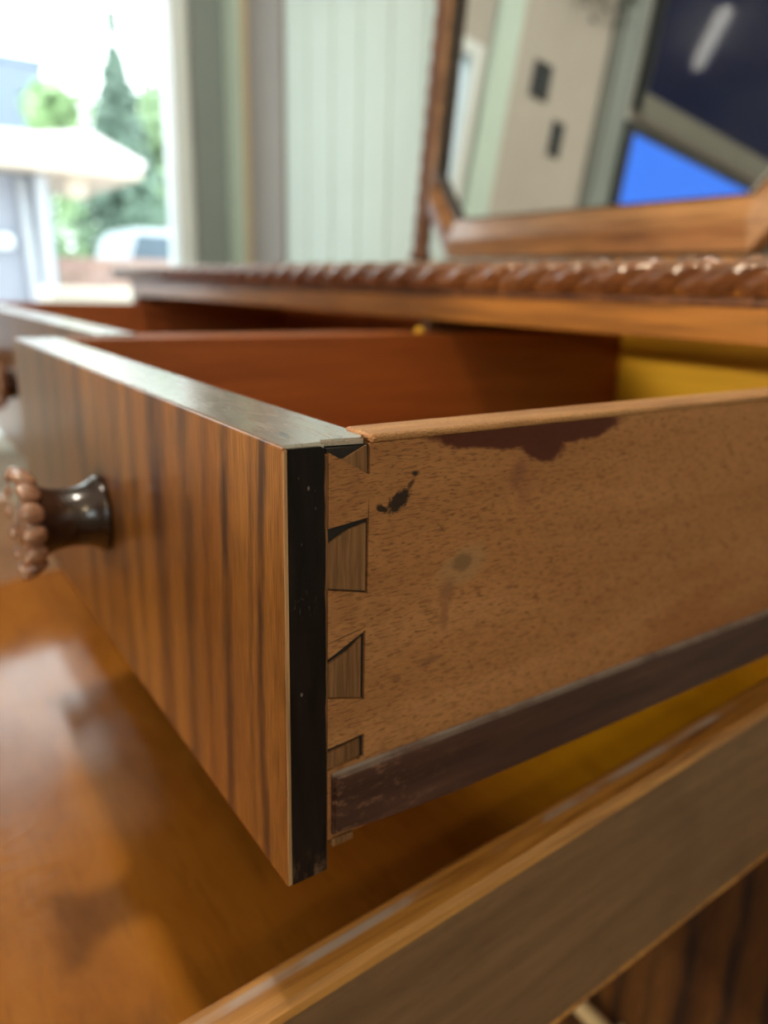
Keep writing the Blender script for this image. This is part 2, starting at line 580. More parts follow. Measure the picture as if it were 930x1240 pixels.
def wall_with_hole(name, x0, x1, ya, yb, hy0, hy1, hz0, hz1, mat):
    bm = bmesh.new()
    box_bm(x0, x1, ya, hy0, ZF, ZC, bm=bm)
    box_bm(x0, x1, hy1, yb, ZF, ZC, bm=bm)
    box_bm(x0, x1, hy0, hy1, ZF, hz0, bm=bm)
    box_bm(x0, x1, hy0, hy1, hz1, ZC, bm=bm)
    return struct(mesh_obj(name, bm, mat))


wall_left = wall_with_hole('wall_left', XL - T, XL, YF - T, YB + T, WY0, WY1, WZ0, WZ1, BEIGE)
wall_right = wall_with_hole('wall_right', XR, XR + T, YF - T, YB + T, RY0, RY1, RZ0, RZ1, BEIGE)
wall_front = struct(box('wall_front', XL, XR, YF - T, YF, ZF, ZC, BEIGE))
wall_back = struct(box('wall_back', XL, XR, YB, YB + T, ZF, ZC, WHITE))
# tongue-and-groove boards on the back wall, one by one
PW = 0.118
pm = box_bm(0, PW - .003, -.010, 0, ZF, ZC, .005, 2)
first = None
x = -1.752
while x < XR - PW:
    if first is None:
        o = mesh_obj('plank', pm, WHITE, wall_back)
        first = o
    else:
        o = first.copy()
        COL.objects.link(o)
        o.parent = wall_back
    o.location = (x, YB, 0)
    x += PW
# trims beside the window corner
struct(box('trim_1', XL + .002, -1.995, YB - .03, YB, ZF, ZC, MINT, bev=.004), 'pale mint corner board beside the window')
struct(box('trim_2', -1.990, -1.955, YB - .022, YB, ZF, ZC, TAN, bev=.004), 'thin yellowish strip beside the mint corner board')
struct(box('trim_3', -1.950, -1.757, YB - .018, YB, ZF, ZC, TAUPE, bev=.003), 'flat taupe board beside the white panelled wall')
struct(box('trim_4', XL, XL + .02, .778, YB - .031, ZF, ZC, SAGE, bev=.003), 'wide sage grey casing right of the patio window')
struct(box('trim_5', XL, XL + .02, -.335, -.225, ZF, ZC, MINT, bev=.003), 'mint casing on the other side of the patio window')
struct(box('baseboard_front', XL, XR, YF, YF + .015, ZF, ZF + .1, MINT))
struct(box('baseboard_right', XR - .015, XR, YF + .02, YB, ZF, ZF + .1, MINT))


def make_glass():
    m = bpy.data.materials.new('window_glass')
    m.use_nodes = True
    nt = m.node_tree
    nt.nodes.clear()
    out = nt.nodes.new('ShaderNodeOutputMaterial')
    mixs = nt.nodes.new('ShaderNodeMixShader')
    tr = nt.nodes.new('ShaderNodeBsdfTransparent')
    gl = nt.nodes.new('ShaderNodeBsdfGlossy')
    fr = nt.nodes.new('ShaderNodeFresnel')
    fr.inputs[0].default_value = 1.2
    tr.inputs[0].default_value = (.95, .985, .97, 1)
    gl.inputs['Roughness'].default_value = .02
    nt.links.new(fr.outputs[0], mixs.inputs[0])
    nt.links.new(tr.outputs[0], mixs.inputs[1])
    nt.links.new(gl.outputs[0], mixs.inputs[2])
    nt.links.new(mixs.outputs[0], out.inputs[0])
    return m


GLASS = make_glass()


def window(name, x0, x1, y0, y1, z0, z1, rows=(), cols=()):
    """frame, sash bars and panes in an opening of a wall that runs along Y"""
    w = struct(empty(name, (0, 0, 0)))
    f = .045
    bm = bmesh.new()
    xc = (x0 + x1) / 2
    box_bm(x0, x1, y0, y0 + f, z0, z1, .004, 1, bm)
    box_bm(x0, x1, y1 - f, y1, z0, z1, .004, 1, bm)
    box_bm(x0, x1, y0 + f, y1 - f, z0, z0 + f, .004, 1, bm)
    box_bm(x0, x1, y0 + f, y1 - f, z1 - f, z1, .004, 1, bm)
    mesh_obj('window_frame', bm, VINYL, w)
    for c in cols:
        box('sash_bar', xc - .02, xc + .02, c - .02, c + .02, z0 + f, z1 - f, VINYL, w, .003)
    ys = [y0 + f] + [v for c in cols for v in (c - .02, c + .02)] + [y1 - f]
    for i in range(0, len(ys), 2):
        box('pane', xc - .003, xc + .003, ys[i], ys[i + 1], z0 + f, z1 - f, GLASS, w)
    return w


window('window_1', XL - .09, XL + .012, WY0, WY1 + .038, WZ0, WZ1)
window('added_window', XR - .01, XR + .09, RY0, RY1, RZ0, RZ1, cols=(-1.30,))  # added window out of view, gives fill light to the drawer sides
# a door on the left wall (seen in the mirror): casing and leaf
d1 = struct(empty('door_1'))
box('casing', XL, XL + .02, -.945, -.83, ZF, ZC, SAGE, d1, .003)
box('door_stop', XL, XL + .012, -.83, -.79, ZF, ZC, plain('dark_sage', (.16, .18, .17), .5), d1, .002)

# ------------------------------------------------------------------ dresser
RY = 0.335          # front plane of the carcass
DX0, DX1 = -1.27, 0.035
dresser = tag(empty('dresser', (-.6, .58, ZF)),
              'antique walnut dresser with rope-carved top edge, striped veneer and drawers pulled open', 'dresser')


def inW(o):
    """keep world coordinates while parenting under the dresser"""
    o.parent = dresser
    o.matrix_parent_inverse = Matrix.Translation((.6, -.58, -ZF))
    return o


def dpart(name, *a, mat=CARC, bev=.0015):
    return inW(box(name, *a, mat, None, bev))


dpart('top_panel', DX0 - .05, DX1 + .05, RY - .008, .86, .0375, .058, mat=RAIL)
dpart('front_rail', DX0, DX1, RY, RY + .022, .0105, .0375, mat=RAIL)
dpart('shade_strip', DX0, DX1, RY - .004, RY, .031, .0375, mat=CARC)  # dark strip standing in for the shadow line under the rope
dpart('side_panel', DX0, DX0 + .018, RY + .022, .83, -.68, .0375)
dpart('side_panel', DX1 - .018, DX1, RY + .022, .83, -.68, .0375)
dpart('corner_stile', DX0, DX0 + .03, RY, RY + .022, -.68, .0105)
dpart('corner_stile', DX1 - .028, DX1, RY, RY + .022, -.68, .0105)
dpart('back_panel', DX0 + .018, DX1 - .018, .82, .83, -.68, .0375)
dpart('bottom_panel', DX0 + .018, DX1 - .018, RY + .022, .82, -.68, -.665)
dpart('divider', -.398, -.388, RY + .001, .80, -.131, .0105)
dpart('middle_rail', DX0 + .03, DX1 - .028, RY + .001, RY + .022, -.1415, -.1315, mat=CARC)
dpart('divider', -.70, -.682, RY + .001, .80, -.262, -.1415)
dpart('lower_rail', DX0 + .03, DX1 - .028, RY + .001, RY + .022, -.268, -.252, mat=CARC)
dpart('base_rail', DX0, DX1, RY - .004, RY + .022, -.70, -.665, mat=CARC)
for lx in (DX0 + .03, DX1 - .03):
    for ly in (RY + .03, .80):
        leg = lathe_bm([(.026, 0), (.030, -.01), (.018, -.03), (.024, -.045), (.014, -.0599)], 20)
        o = mesh_obj('leg', leg, CARC, None, True)
        o.location = (lx, ly, -.70)
        inW(o)


# rope-carved moulding along the front of the top: twisted lobes with leaf veins
def rope_moulding():
    x0, x1 = DX0 - .05, DX1 + .05
    zc, r = .0478, .0112
    pitch = .0385
    nx, na = 1250, 22
    b = bmesh.new()
    rows = []
    for i in range(nx + 1):
        X = x0 + (x1 - x0) * i / nx
        row = []
        for k in range(na + 1):
            th = math.pi * (k / na) - math.pi / 2      # -90 (bottom) .. 90 (top)
            u = X / pitch - .42 * math.sin(th) - .06 * math.sin(2 * th)
            s = u - math.floor(u)
            lobe = (math.sin(math.pi * s)) ** .55
            vein = .5 + .5 * math.cos(2 * math.pi * (s * 3.0 + .35 * math.sin(th)))
            curl = math.exp(-(((s - .62) / .16) ** 2 + ((th - .35) / .45) ** 2))
            eye = math.exp(-(((s - .62) / .055) ** 2 + ((th - .38) / .16) ** 2))
            rr = r * (.70 + .34 * lobe - .10 * vein * lobe + .20 * curl - .26 * eye)
            rr += .0006 * (noise.noise(Vector((X * 90, th * 2, 3))) if True else 0)
            ce = math.cos(th)
            row.append(b.verts.new((X, RY - .008 - rr * 1.05 * max(ce, 0) ** .8, zc + rr * math.sin(th))))
        rows.append(row)
    for i in range(nx):
        for k in range(na):
            b.faces.new((rows[i][k], rows[i + 1][k], rows[i + 1][k + 1], rows[i][k + 1]))
    for row in (rows[0], rows[-1]):
        b.faces.new(row)
    return inW(mesh_obj('rope_moulding', b, CARVED, None, True))


rope_moulding()
# the same moulding, plain, returns along the two ends
for mx in (DX0 - .062, DX1 + .05):
    dpart('end_moulding', mx, mx + .012, RY - .008, .86, .0375, .058, mat=CARVED, bev=.004)

# ---- knobs: dark waisted neck and a carved rosette on the end (axis +Z, then turned to face -Y)
def neck_mesh():
    prof = [(.0168, 0), (.0176, .0012), (.0172, .0028), (.0158, .0046), (.0142, .008), (.0133, .0125), (.0132, .0165), (.0138, .0215), (.0150, .0250), (.0172, .0280), (.0185, .0295), (.010, .0300)]
    return lathe_bm(prof, 40)


def rosette_mesh():
    b = bmesh.new()
    # dished disc
    t = lathe_bm([(.012, .0292), (.0195, .0298), (.0212, .0312), (.0208, .0342), (.0185, .0358), (.0150, .0352), (.0095, .0346), (.0080, .0356), (.0045, .0368), (.0008, .0372)], 48)
    merge(b, t)
    n = 14
    for k in range(n):
        a = 2 * math.pi * k / n
        s = bmesh.new()
        bmesh.ops.create_uvsphere(s, u_segments=12, v_segments=8, radius=1)
        # plump petal: its long axis lies along the knob's axis and leans outward
        m = Matrix.Rotation(a, 4, 'Z') @ Matrix.Translation((.0212, 0, .0322)) @ Matrix.Rotation(R(28), 4, 'Y') @ Matrix.Diagonal((.0028, .0049, .0056, 1))
        bmesh.ops.transform(s, matrix=m, verts=s.verts)
        merge(b, s)
    return b


KNOB_R = (math.pi / 2, 0, 0)      # local +Z -> world -Y


def knob(parent, x, y, z):
    a = mesh_obj('knob', neck_mesh(), DARKW, parent, True)
    a.location = (x, y, z)
    a.rotation_euler = KNOB_R
    c = mesh_obj('knob_rosette', rosette_mesh(), PETW, parent, True)
    c['label'] = 'petal-carved rosette on the knob end'
    c.location = (x, y, z)
    c.rotation_euler = KNOB_R


# ---- the near upper drawer, dovetailed at its corner
H = .13
drawer = inW(empty('drawer'))
drawer['label'] = 'small upper drawer pulled far out, dovetailed corner facing out'
FW = .382
# veneer leaf on the face, with rounded arris
box('front_veneer', -FW, 0, 0, .0014, -H, 0, VEN, drawer, .0005, 2)
# light raw edge of the veneer at the corner
box('veneer_edge', -.0008, .00012, .00025, .0015, -H + .0004, -.0006, EDGEW, drawer, .0002, 1)
# core of the front behind the veneer
bm = prism_bm([(-FW, .0014), (-.0016, .0014), (-.0016, .0119), (-.0138, .0132), (-.0138, .0270), (-FW, .0270)], -H, -.0012, 'z')
mesh_obj('front_board', bm, CARC, drawer)
# lacquered top edge of the front
bm = prism_bm([(-FW, .0003), (-.0006, .0003), (-.0003, .0118), (-.0026, .0128), (-.0010, .0240), (-.0040, .0262), (-.0140, .0274), (-FW, .0274)], -.0012, .0004, 'z')
bmesh.ops.bevel(bm, geom=[e for e in bm.edges if all(v.co.z > 0 for v in e.verts)], offset=.0007, segments=2, affect='EDGES')
mesh_obj('top_edge', bm, TOPE, drawer)
# blackened end of the front, slightly ragged where it meets the tails
poly = [(.0016, -.0004), (.0108, -.0006)]
nseg = 26
for i in range(nseg + 1):
    z = -.0012 - (H - .002) * i / nseg
    poly.append((.0119 + .00055 * noise.noise(Vector((i * .7, 3.1, 0))) + .0010 * (i / nseg), z))
poly += [(.0128, -H + .0004), (.0016, -H + .0002)]
b = prism_bm(poly, -.0022, .0001, 'x')
mesh_obj('blackened_end', b, BLACK, drawer)['label'] = 'black varnished end grain of the drawer front'
# raw brown lip between the black end and the tails
poly = []
for i in range(nseg + 1):
    z = -.0030 - (H - .006) * i / nseg
    poly.append((.0117 + .0009 * (i / nseg), z))
for i in range(nseg, -1, -1):
    z = -.0030 - (H - .006) * i / nseg
    poly.append((.0131 + .0003 * noise.noise(Vector((i * .9, 8.1, 0))) + .0003 * (i / nseg), z))
mesh_obj('front_lip', prism_bm(poly, -.006, -.0004, 'x'), PINW, drawer)

# side board with real sockets (gaps) round each pin: polygon in (Y, Z)
ST = .0138
sockets = [   # left-top, right-top, right-bottom, left-bottom of each socket
    ((.0131, -.0012), (.0256, -.0012), (.0256, -.0095), (.0131, -.0024)),
    ((.0131, -.0226), (.0256, -.0212), (.0256, -.0432), (.0131, -.0399)),
    ((.0131, -.0602), (.0252, -.0542), (.0252, -.0760), (.0131, -.0724)),
    ((.0131, -.0884), (.0254, -.0874), (.0254, -.0953), (.0131, -.0957)),
]
poly = [(.0256, -.0012)]
a = sockets[0]
poly = [a[1], a[2], a[3]]
for s in sockets[1:]:
    poly += [s[0], s[1], s[2], s[3]]
poly += [(.0131, -.1195), (.58, -.1195), (.58, -.0012)]
mesh_obj('side_board', prism_bm(poly, -ST, 0, 'x'), BEECH, drawer)['label'] = 'pale flecked beech side with varnish run and black scorch'
# rounded worn top of the side board
bm = box_bm(-ST, 0, .0258, .58, -.0014, .0012, .0011, 3)
mesh_obj('side_edge', bm, BEDGE, drawer)
# dark fill just under the surface, stands in for shade in the gaps
box('gap_shade_fill', -ST + .0004, -.0011, .0131, .0256, -.118, -.0016, plain('dark_gap_shade', (.008, .005, .003), .8), drawer)
# pins: end grain of the front, a little under the surface, with gaps above
pins = [
    [(.0152, -.0040), (.0176, -.0046), (.0240, -.0018), (.0247, -.0016), (.0249, -.0089), (.0150, -.0042)],
    [(.0132, -.0268), (.0190, -.0240), (.0248, -.0228), (.0250, -.0424), (.0132, -.0394)],
    [(.0132, -.0618), (.0200, -.0592), (.0238, -.0560), (.0240, -.0752), (.0132, -.0720)],
    [(.0132, -.0900), (.0238, -.0886), (.0240, -.0944), (.0132, -.0953)],
]
for p in pins:
    b = prism_bm(p, -.00105, -.0003, 'x')
    mesh_obj('dovetail_pin', b, PINW, drawer)
# runner strip glued along the foot of the side
poly = [(.0142, -.0966), (.030, -.0962), (.58, -.0962), (.58, -.1195), (.30, -.1197), (.12, -.1207), (.060, -.1205), (.032, -.1190), (.0142, -.1170)]
b = prism_bm(poly, 0.0002, .0022, 'x')
bmesh.ops.bevel(b, geom=[e for e in b.edges if all(v.co.x > .002 for v in e.verts)], offset=.0011, segments=2, affect='EDGES')
mesh_obj('runner', b, RUNM, drawer)['label'] = 'dark purple-brown runner strip along the foot of the side'
box('runner_chip', -.004, .0012, .0142, .0215, -.1216, -.1190, PINW, drawer, .0004)
# other side, back, bottom
box('side_board', -FW, -FW + ST, .0272, .58, -.1195, 0, MAHO, drawer, .0008)
box('back_board', -FW + ST, -ST, .572, .58, -.1195, -.004, YELL, drawer)
box('bottom_board', -FW + ST, -ST, .0272, .572, -.112, -.106, MAHO, drawer)
knob(drawer, -.183, 0, -.064)
bm = lathe_bm([(.004, 0), (.0045, .002), (.003, .004), (.0005, .005)], 12)
o = mesh_obj('stop_peg', bm, YELL, drawer, True)
o.location = (-FW + .006, .318, -.0002)

# ---- middle upper drawer, pulled out a little less
def plain_drawer(name, x0, x1, y0, y1, z0, z1, ven, side, knobs, label, lip=0.0):
    d = inW(empty(name))
    d['label'] = label
    box('front_veneer', x0, x1, y0, y0 + .002, z0 - lip, z1, ven, d, .0006)
    box('front_board', x0, x1, y0 + .002, y0 + .027, z0 - lip, z1 - .001, CARC, d)
    box('top_edge', x0, x1, y0 + .0005, y0 + .027, z1 - .001, z1 + .0006, TOPE, d, .0006)
    for sx in (x0, x1 - .0135):
        box('side_board', sx, sx + .0135, y0 + .027, y1, z0 + .010, z1 - .0005, side, d, .0008)
    box('back_board', x0 + .0135, x1 - .0135, y1 - .01, y1, z0 + .010, z1 - .004, side, d)
    box('bottom_board', x0 + .0135, x1 - .0135, y0 + .027, y1 - .01, z0 + .018, z0 + .024, side, d)
    for kx in knobs:
        knob(d, kx, y0, (z0 + z1) / 2)
    return d


plain_drawer('drawer', -1.19, -.402, .058, .60, -.13, 0, VEN_FAR, MAHO, (-.675, -.95), 'wide upper drawer pulled out a little less', .034)

# ---- wide lower drawer, pulled far out and drooping at the front (local Y runs along its side)
DROOP = R(5.2)
low = inW(empty('drawer', rot=(DROOP, 0, 0)))
low['label'] = 'wide lower drawer pulled far out, its front drooping'
LW = -.668
NT_, NB_ = -.1748, -.2725
S0, S1 = -.235, .470
bm = box_bm(-.0158, 0, S0, S1, NB_, NT_ - .0035, .0006, 1)
mesh_obj('side_board', bm, DULL, low)
b = prism_bm([(-.0162, NT_ - .0036), (-.0162, NT_ - .0006), (-.0150, NT_), (-.0030, NT_ + .0002), (-.0006, NT_ - .0012), (.0003, NT_ - .0036)], S0, S1, 'y')
mesh_obj('side_edge', b, CAPE, low)['label'] = 'amber lacquered top edge of the lower drawer side'
b = box_bm(-.0150, .0004, S0, S1, NB_ - .0028, NB_, .0008, 2)
mesh_obj('runner', b, RAIL, low)
bm = box_bm(LW, LW + .0158, S0, S1, NB_, NT_, .0008, 1)
mesh_obj('side_board', bm, PALE, low)
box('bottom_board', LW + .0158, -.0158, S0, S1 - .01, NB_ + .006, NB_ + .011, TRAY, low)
box('back_board', LW + .0158, -.0158, S1 - .012, S1, NB_, NT_ - .01, YELL, low)
box('front_board', LW - .006, .006, S0 - .026, S0, NB_ - .006, NT_ + .004, VEN, low, .0008)
for kx in (-.17, -.50):
    knob(low, kx, S0 - .026, -.222)
# closed lower drawer at the far end
plain_drawer('drawer', -1.238, -.704, RY - .006, .80, -.250, -.1435, VEN_FAR, MAHO, (-.97,), 'closed lower drawer at the far end')
# deep bottom drawers, closed, zebra striped
PULL = plain('pale_cream_pull', (.72, .58, .34), .3, var=.05, coat=.4)
bd = inW(empty('drawer'))
bd['label'] = 'closed bottom drawer with bold zebra stripes and a pale bar pull'
box('front_veneer', -.60, DX1 - .030, RY - .004, RY, -.655, -.272, VEN_LOW, bd, .0015)
box('front_board', -.60, DX1 - .030, RY, RY + .02, -.655, -.272, CARC, bd)
bm = bmesh.new()
merge(bm, lathe_bm([(.0028, 0), (.0062, .002), (.0066, .02), (.0066, .088), (.0062, .106), (.0028, .108)], 16))
for v in bm.verts:
    v.co = Vector((v.co.z, v.co.y, v.co.x))
o = mesh_obj('bar_pull', bm, PULL, bd, True)
o.location = (-.190, RY - .020, -.500)
for px in (-.176, -.098):
    box('pull_post', px - .003, px + .003, RY - .016, RY - .003, -.506, -.500, PULL, bd, .001)
bd2 = inW(empty('drawer'))
bd2['label'] = 'closed bottom drawer at the far end'
box('front_veneer', -1.238, -.604, RY - .004, RY, -.655, -.272, VEN_FAR, bd2, .0015)
box('front_board', -1.238, -.604, RY, RY + .02, -.655, -.272, CARC, bd2)

# ------------------------------------------------------------------ mirror on the dresser top
TILT = R(5.0)
mir = tag(empty('mirror', (-.60, .755, .058)), 'tilting dressing mirror in a walnut frame with cut corners, standing on the dresser', 'mirror')
plate = empty('mirror_frame', (0, -.015, .042), mir, (-TILT, 0, 0))   # local z up the glass, y away from the viewer


def octa(w, z0, z1, c):
    return [(-w + c, z0), (w - c, z0), (w, z0 + c * 1.15), (w, z1 - c * 1.15), (w - c, z1), (-w + c, z1), (-w, z1 - c * 1.15), (-w, z0 + c * 1.15)]


def ring_bm(po, pi, y0, y1, mid=None):
    """frame moulding between an outer and an inner outline"""
    b = bmesh.new()
    n = len(po)
    lay = []
    mids = [((1 - .45) * a[0] + .45 * c[0], (1 - .45) * a[1] + .45 * c[1]) for a, c in zip(po, pi)]
    for pts, y in ((po, y1), (po, y0 + .006), (mids, y0), (pi, y0 + .008), (pi, y1)):
        lay.append([b.verts.new((p[0], y, p[1])) for p in pts])
    for i in range(len(lay)):
        A, B = lay[i], lay[(i + 1) % len(lay)]
        for k in range(n):
            b.faces.new((A[k], A[(k + 1) % n], B[(k + 1) % n], B[k]))
    return b


mesh_obj('frame_moulding', ring_bm(octa(.326, -.018, .74, .066), octa(.315, .040, .70, .062), -.018, .012), MIRW, plate)
MIRM = bpy.data.materials.new('mirror_glass')
MIRM.use_nodes = True
p = MIRM.node_tree.nodes['Principled BSDF']
p.inputs['Base Color'].default_value = (.90, .93, .94, 1)
p.inputs['Metallic'].default_value = 1.0
p.inputs['Roughness'].default_value = .015
mesh_obj('inner_bead', ring_bm(octa(.3155, .039, .701, .0622), octa(.313, .043, .697, .061), -.013, .006), DARKW, plate)
b = bmesh.new()
A = [b.verts.new((q[0], .0035, q[1])) for q in octa(.3135, .042, .698, .0612)]
B = [b.verts.new((q[0], .0009, q[1])) for q in octa(.296, .0445, .6955, .0560)]
for k in range(8):
    b.faces.new((A[k], A[(k + 1) % 8], B[(k + 1) % 8], B[k]))
mesh_obj('glass_bevel', b, MIRM, plate)
mesh_obj('mirror_glass', prism_bm(octa(.296, .0445, .6955, .0560), .001, .004, 'y'), MIRM, plate)
mesh_obj('backboard', prism_bm(octa(.322, -.010, .73, .064), .0125, .018, 'y'), CARC, plate)
# base rail and twisted posts
box('base_rail', -.40, .40, -.034, .030, .0003, .020, MIRW, mir, .004)
for sx in (-1, 1):
    prof = [(.017, .022), (.019, .03), (.015, .04)]
    n = 90
    for i in range(n + 1):
        prof.append((.0145 + .002 * math.sin(i / n * math.pi), .045 + .56 * i / n))
    prof += [(.018, .612), (.014, .625), (.018, .64), (.008, .66), (.002, .665)]
    zs = [q[1] for q in prof]
    b = lathe_bm(prof, 24, lambda i, a: 1 + (.22 * (abs(math.cos(a + zs[i] * 95)) ** .7 - .6) if 4 < i < len(prof) - 6 else 0))
    o = mesh_obj('post', b, CARC, mir, True)
    o.location = (sx * .352, -.018, 0)
    o.rotation_euler = (-TILT, 0, 0)
    pv = mesh_obj('pivot_screw', lathe_bm([(.008, 0), (.009, .003), (.006, .006), (.004, .019)], 16), PULL, mir, True)
    pv.location = (sx * .352, .016, .36)
    pv.rotation_euler = (0, -sx * math.pi / 2, 0)

# ------------------------------------------------------------------ things seen in the mirror, on the left wall
BLKP = plain('black_plastic', (.020, .028, .034), .4, var=.05)
for i, (y, z, lab) in enumerate(((-.480, .985, 'dark switch plate on the beige wall, the higher of two'), (-.608, .822, 'dark switch plate on the beige wall, the lower of two'))):
    s = tag(empty('light_switch', (XL, y, z)), lab, 'light switch', 'dark switch plates on the beige wall')
    hw = .045 if i == 0 else .030
    box('plate', .0002, .008, -hw, hw, -.062, .062, BLKP, s, .003)
    box('rocker', .0082, .013, -hw * .45, hw * .45, -.03, .03, plain('dark_rocker', (.03, .045, .055), .35), s, .002)

tv = tag(empty('television', (XL, -1.7, 1.05)), 'large dark navy television on the beige wall above the blue screen', 'television')
t = NT('dark_screen_glass')
SCR = t.finish((.004, .010, .045), .06, None, spec=.2)
GREYB = plain('grey_bezel', (.16, .17, .15), .4, var=.05)
box('housing', .0005, .05, -.72, .72, .0, .82, BLKP, tv, .006)
box('screen', .0505, .054, -.70, .70, .055, .805, SCR, tv)
box('lower_bezel', .0505, .060, -.72, .72, -.04, .052, GREYB, tv, .004)
bs = tag(empty('blue_screen', (XL, -1.7, .42)), 'bright blue lit screen in a black surround below the dark television', 'screen')
box('surround', .0005, .04, -.74, .76, .0, .575, BLKP, bs, .006)
SCRB = plain('lit_blue_panel', (.02, .05, .12), .2, emit=(.035, .20, .95), es=1.0, var=.02)
box('panel', .0405, .043, -.70, .715, .03, .53, SCRB, bs)
# tube lamp on the ceiling, mirrored in the dark television
lampg = tag(empty('tube_lamp', (-1.41, -2.12, ZC)), 'ribbed white tube lamp on the ceiling near the television', 'lamp')
LIT = plain('lit_diffuser', (.9, .88, .82), .4, emit=(1.0, .93, .82), es=9.0, var=.02)
box('lamp_base', -.05, .05, -.32, .32, -.03, -.0003, CEIL, lampg, .004)
for i in range(14):
    b = lathe_bm([(.024, 0), (.034, .006), (.034, .036), (.024, .042)], 14)
    o = mesh_obj('diffuser_rib', b, LIT, lampg, True)
    o.rotation_euler = (math.pi / 2, 0, 0)
    o.location = (0, -.295 + .0425 * (i + 1), -.066)
lampg.rotation_euler = (0, 0, R(45))
# ceiling lamp above the drawers
cl = tag(empty('ceiling_lamp', (-.33, 0, ZC)), 'small white glass pendant lamp over the open drawers', 'lamp')
mesh_obj('canopy', lathe_bm([(.06, -.0003), (.06, -.012), (.02, -.02)], 24), VINYL, cl, True)
mesh_obj('rod', lathe_bm([(.006, -.02), (.006, -.06)], 12), VINYL, cl)
sh = lathe_bm([(.02, -.055), (.06, -.065), (.085, -.095), (.088, -.12)], 32, cap=False)
mesh_obj('shade', sh, VINYL, cl, True)
# trailing plant on a bracket high on the left wall
GREEN = plain('dark_leaf', (.010, .020, .014), .5, var=.3)
pl = tag(empty('hanging_plant', (XL, -.66, 1.33)), 'dark trailing plant in a wall pot above the switches', 'plant')
mesh_obj('pot', lathe_bm([(.035, 0), (.05, .05), (.055, .09), (.045, .09)], 20), BLKP, pl, True).location = (.062, 0, .02)
b = bmesh.new()
for i in range(150):
    a = random.uniform(0, 6.28)
    rr = random.uniform(.01, .15)
    cx, cy, cz = .075 + rr * .4 * math.cos(a), rr * math.sin(a), .10 - rr * random.uniform(.1, 1.3) + random.uniform(-.02, .05)
    cx = max(cx, .025)
    l = random.uniform(.02, .035)
    d = Vector((random.uniform(-.3, .3), random.uniform(-1, 1), random.uniform(-1, .4))).normalized()
    n2 = d.cross(Vector((1, 0, .3))).normalized() * l * .35
    c = Vector((cx, cy, cz))
    vs = [b.verts.new(c - d * l * .5), b.verts.new(c + n2), b.verts.new(c + d * l * .5), b.verts.new(c - n2)]
    b.faces.new(vs)
f = mesh_obj('foliage', b, GREEN, pl)
f['kind'] = 'stuff'

# ------------------------------------------------------------------ outside the window
GZ = -1.15
GRAVEL = plain('pale_patio_paving', (.62, .56, .52), .8, var=.12, vs=(2, 2, 2))
struct(box('ground', -60, XL - T - .02, -30, 60, GZ - .2, GZ, GRAVEL))
HWALL = plain('grey_siding', (.26, .28, .34), .7, var=.05)
HROOF = plain('pale_roof', (.80, .80, .78), .6, var=.04)
HFAS = plain('warm_fascia', (.62, .54, .45), .6, var=.05)
BLUEG = plain('blue_grey_side', (.14, .19, .26), .7, var=.05)
LBLUE = plain('pale_blue_wall', (.20, .25, .33), .7, var=.05)
PIPE = plain('pale_grey_pipe', (.42, .45, .50), .5, var=.03)
hs = tag(empty('house', (-9.6, .6, GZ)), 'low grey house with a pale overhanging roof outside the window', 'house')
box('wall', -.6, .6, -3, 1.12, 0, 2.20, HWALL, hs)
box('wall_return', -1.5, -.61, -2.9, 1.45, 0, 2.19, BLUEG, hs)
box('post', .62, .74, 1.03, 1.15, 0, 2.19, PIPE, hs)
b = prism_bm([(-4, 2.46), (1.0, 2.52), (1.5, 2.60), (2.06, 2.35), (2.03, 2.28), (-4, 2.36)], -1.6, 1.15, 'x')
mesh_obj('roof', b, HROOF, hs)
b = prism_bm([(-4, 2.355), (2.02, 2.275), (2.02, 2.20), (-4, 2.27)], -1.55, 1.12, 'x')
mesh_obj('fascia', b, HFAS, hs)
dp = mesh_obj('downpipe', lathe_bm([(.05, 0), (.05, 2.15)], 12), PIPE, hs, True)
dp.location = (.68, .98, 0)
dp.rotation_euler = (R(2), 0, 0)
box('bracket', .60, .70, 1.35, 1.55, 2.0, 2.20, HFAS, hs)
lampw = mesh_obj('wall_lamp', lathe_bm([(.02, 0), (.09, .03), (.09, .12), (.02, .15)], 16), VINYL, hs, True)
lampw.location = (.70, .69, 1.45)
hb = tag(empty('house', (-24.5, 3.5, GZ)), 'pale blue block of a taller house rising behind the low roof', 'house')
box('wall', -1, 1, -5, 1.35, 0, 6.45, LBLUE, hb)
box('parapet', -1.05, 1.05, -5.05, 1.42, 6.45, 6.6, LBLUE, hb)
box('chimney', -.6, 0, -.2, .45, 6.6, 7.05, BLUEG, hb)

BARK = plain('grey_bark', (.16, .13, .10), .9, var=.2)


def leaf_mat(name, c):
    return plain(name, c, .7, var=.35, vs=(1.6, 1.6, 1.6))


def foliage_mesh(blobs, n, size, seed):
    rnd = random.Random(seed)
    b = bmesh.new()
    for i in range(n):
        cx, cy, cz, r, rz = blobs[i % len(blobs)]
        d = Vector((rnd.gauss(0, 1), rnd.gauss(0, 1), rnd.gauss(0, 1))).normalized()
        k = rnd.random() ** .35
        c = Vector((cx + d.x * r * k, cy + d.y * r * k, cz + d.z * rz * k))
        u = Vector((rnd.uniform(-1, 1), rnd.uniform(-1, 1), rnd.uniform(-1, 1))).normalized()
        w = u.cross(d).normalized()
        s = size * rnd.uniform(.6, 1.3)
        vs = [b.verts.new(c - u * s), b.verts.new(c + w * s * .6), b.verts.new(c + u * s), b.verts.new(c - w * s * .6)]
        b.faces.new(vs)
    return b


